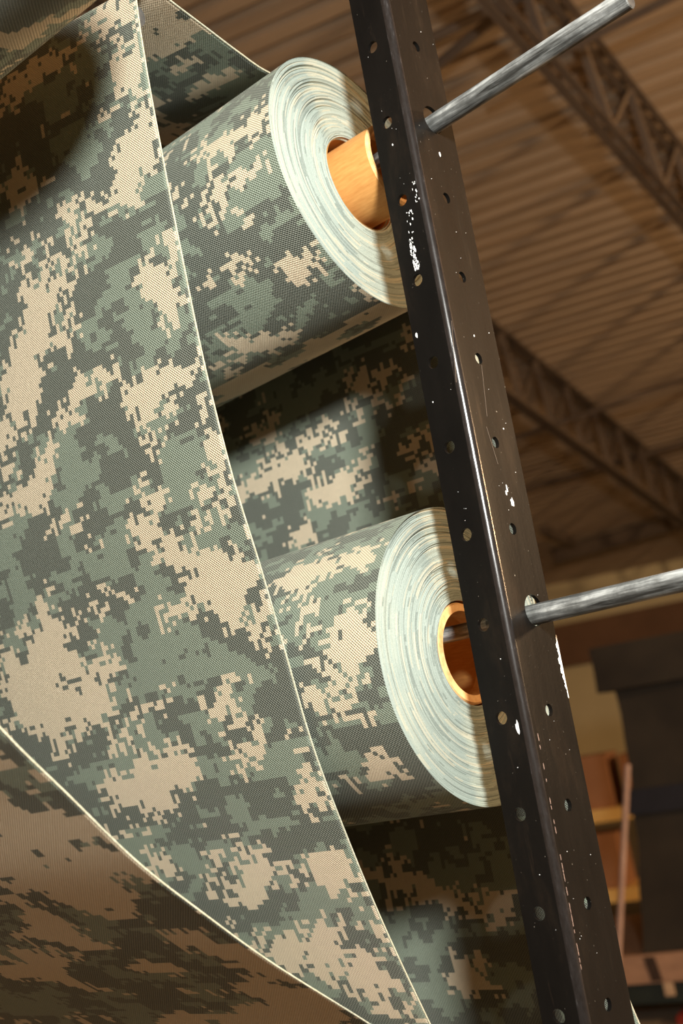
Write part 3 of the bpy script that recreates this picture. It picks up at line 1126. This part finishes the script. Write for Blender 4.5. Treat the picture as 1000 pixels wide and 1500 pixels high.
dg = bpy.context.evaluated_depsgraph_get()
nm = bpy.data.meshes.new_from_object(tmp.evaluated_get(dg))
nm.name = 'angle_iron'
bpy.data.objects.remove(tmp)
bpy.data.objects.remove(co)
nm.materials.clear()
nm.materials.append(M['steel'])
nm.materials.append(M['worn'])
for p in nm.polygons:
    c_ = p.center
    p.use_smooth = True
    nx_, ny_ = p.normal.x, p.normal.y
    p.material_index = 1 if (nx_ > 0.08 and ny_ < -0.08) else 0
nm.set_sharp_from_angle(angle=math.radians(30))
ai = bpy.data.objects.new('angle_iron', nm)
COL.objects.link(ai)
ai.parent = up
tag(up, 'dark perforated angle iron upright of the fabric rack', 'upright')


def chip(side, a, z, ra, rz, seed, parent=up, mat='chip', tilt=0.0):
    """thin ragged flake of paint on one flange; a = distance along the flange"""
    r = random.Random(seed)
    nn = 14
    vs = []
    for lift in (0.0, 0.0004):
        for i in range(nn):
            t = 2 * math.pi * i / nn
            q = 0.65 + 0.55 * r.random() if lift == 0.0 else None
            if lift == 0.0:
                vs.append([math.cos(t) * ra * q, math.sin(t) * rz * q])
    top = []
    for lift in (0.0, 0.0004):
        for (p_, q_) in vs:
            u_, w_ = a + p_ + tilt * q_, z + q_ - FLOOR
            top.append((-u_, -lift, w_) if side == 'L' else (lift, u_, w_))
    fs = [(i, (i + 1) % nn, nn + (i + 1) % nn, nn + i) for i in range(nn)] + [tuple(range(nn, 2 * nn))]
    if side == 'L':
        fs = [q[::-1] for q in fs]
    g = MB()
    g.add(top, fs)
    bm_ = bmesh.new()
    o = g.build('paint_chip', mat, parent)
    bm_.from_mesh(o.data)
    bmesh.ops.recalc_face_normals(bm_, faces=bm_.faces)
    bm_.to_mesh(o.data)
    bm_.free()
    return o


CHIPS = [('L', 610, 491, 0.0013, 0.0030), ('L', 634, 589, 0.0007, 0.0009), ('L', 758, 1066, 0.0018, 0.007), ('L', 575, 212, 0.0008, 0.0012),
         ('R', 644, 226, 0.0014, 0.0035), ('R', 694, 492, 0.0008, 0.0012), ('R', 737, 628, 0.0008, 0.0010), ('R', 742, 716, 0.0012, 0.005), ('R', 741, 722, 0.0012, 0.003), ('R', 750, 736, 0.003, 0.005)]
cr = random.Random(77)
# a run of small flakes down the narrow flange
for (x0, y0, x1, y1, n_, big) in ((605, 262, 611, 296, 14, 0.5), (599, 308, 604, 350, 16, 0.6), (602, 352, 610, 394, 34, 1.0)):
    for q_ in range(n_):
        t = cr.random()
        CHIPS.append(('L', x0 + (x1 - x0) * t + cr.gauss(0, 2.2), y0 + (y1 - y0) * t, big * (0.0004 + 0.0010 * cr.random()), big * (0.0008 + 0.0026 * cr.random())))
# fine specks
for q_ in range(40):
    sd = cr.choice('LR')
    t = cr.random()
    xx_ = 567 + 278 * t + (cr.uniform(-42, -12) if sd == 'L' else cr.uniform(16, 60))
    rr_ = 0.00022 + 0.0003 * cr.random() ** 2
    CHIPS.append((sd, xx_, 12 + 1438 * t, rr_, rr_))
for k_, (side, px, py, ra, rz) in enumerate(CHIPS):
    d = ray(px, py)
    if side == 'L':
        p = CAM + d * ((0 - CAM.y) / d.y)
        chip('L', -p.x, p.z, ra, rz, k_)
    else:
        p = CAM + d * ((0 - CAM.x) / d.x)
        chip('R', p.y, p.z, ra, rz, k_)


# bare broken line along the foot of the ridge
for q_ in range(34):
    t = (q_ + 0.6 * cr.random()) / 34
    if cr.random() < 0.3:
        continue
    d = ray(788 + 64 * t, 1080 + 345 * t)
    p = CAM + d * ((0 - CAM.x) / d.x)
    chip('R', p.y, p.z, 0.00028, 0.0012 + 0.0032 * cr.random(), 400 + q_, mat='pole')


# long bare scrape on the rear edge of the wide flange
def edge_scrape(z_top, z_bot, seed):
    r = random.Random(seed)
    n_ = 40
    vs = []
    for i in range(n_ + 1):
        t = i / n_
        z = z_top + (z_bot - z_top) * t - FLOOR
        wd_ = (0.0012 + 0.0035 * math.sin(math.pi * min(1, t * 1.15)) ** 0.6) * (0.55 + 0.8 * r.random())
        vs += [(0.0004, WR + 0.0003, z), (0.0004, WR - wd_, z), (-TH, WR + 0.0003, z)]
    fs = []
    for i in range(n_):
        a_, b_ = 3 * i, 3 * i + 3
        fs += [(a_, b_, b_ + 1, a_ + 1), (a_ + 2, b_ + 2, b_, a_)]
    g = MB()
    g.add(vs, fs)
    return g.build('paint_chip', 'chip', up)


za = (lambda d: (CAM + d * (-CAM.x / d.x)).z)(ray(816, 930))
zb_ = (lambda d: (CAM + d * (-CAM.x / d.x)).z)(ray(836, 1022))
edge_scrape(za, zb_, 4)
# scratches
for (pa_, pb_) in (((705, 535), (713, 610)), ((712, 625), (729, 680)), ((661, 470), (668, 560))):
    q = []
    for (px, py) in (pa_, pb_):
        d = ray(px, py)
        q.append(CAM + d * ((0 - CAM.x) / d.x))
    g = MB()
    g.bar(q[0] - Vector((0, 0, FLOOR)) + Vector((0.0001, 0, 0)), q[1] - Vector((0, 0, FLOOR)) + Vector((0.0001, 0, 0)), 0.0003, 0.0004, up=(1, 0, 0))
    g.build('scratch', 'joist', up)
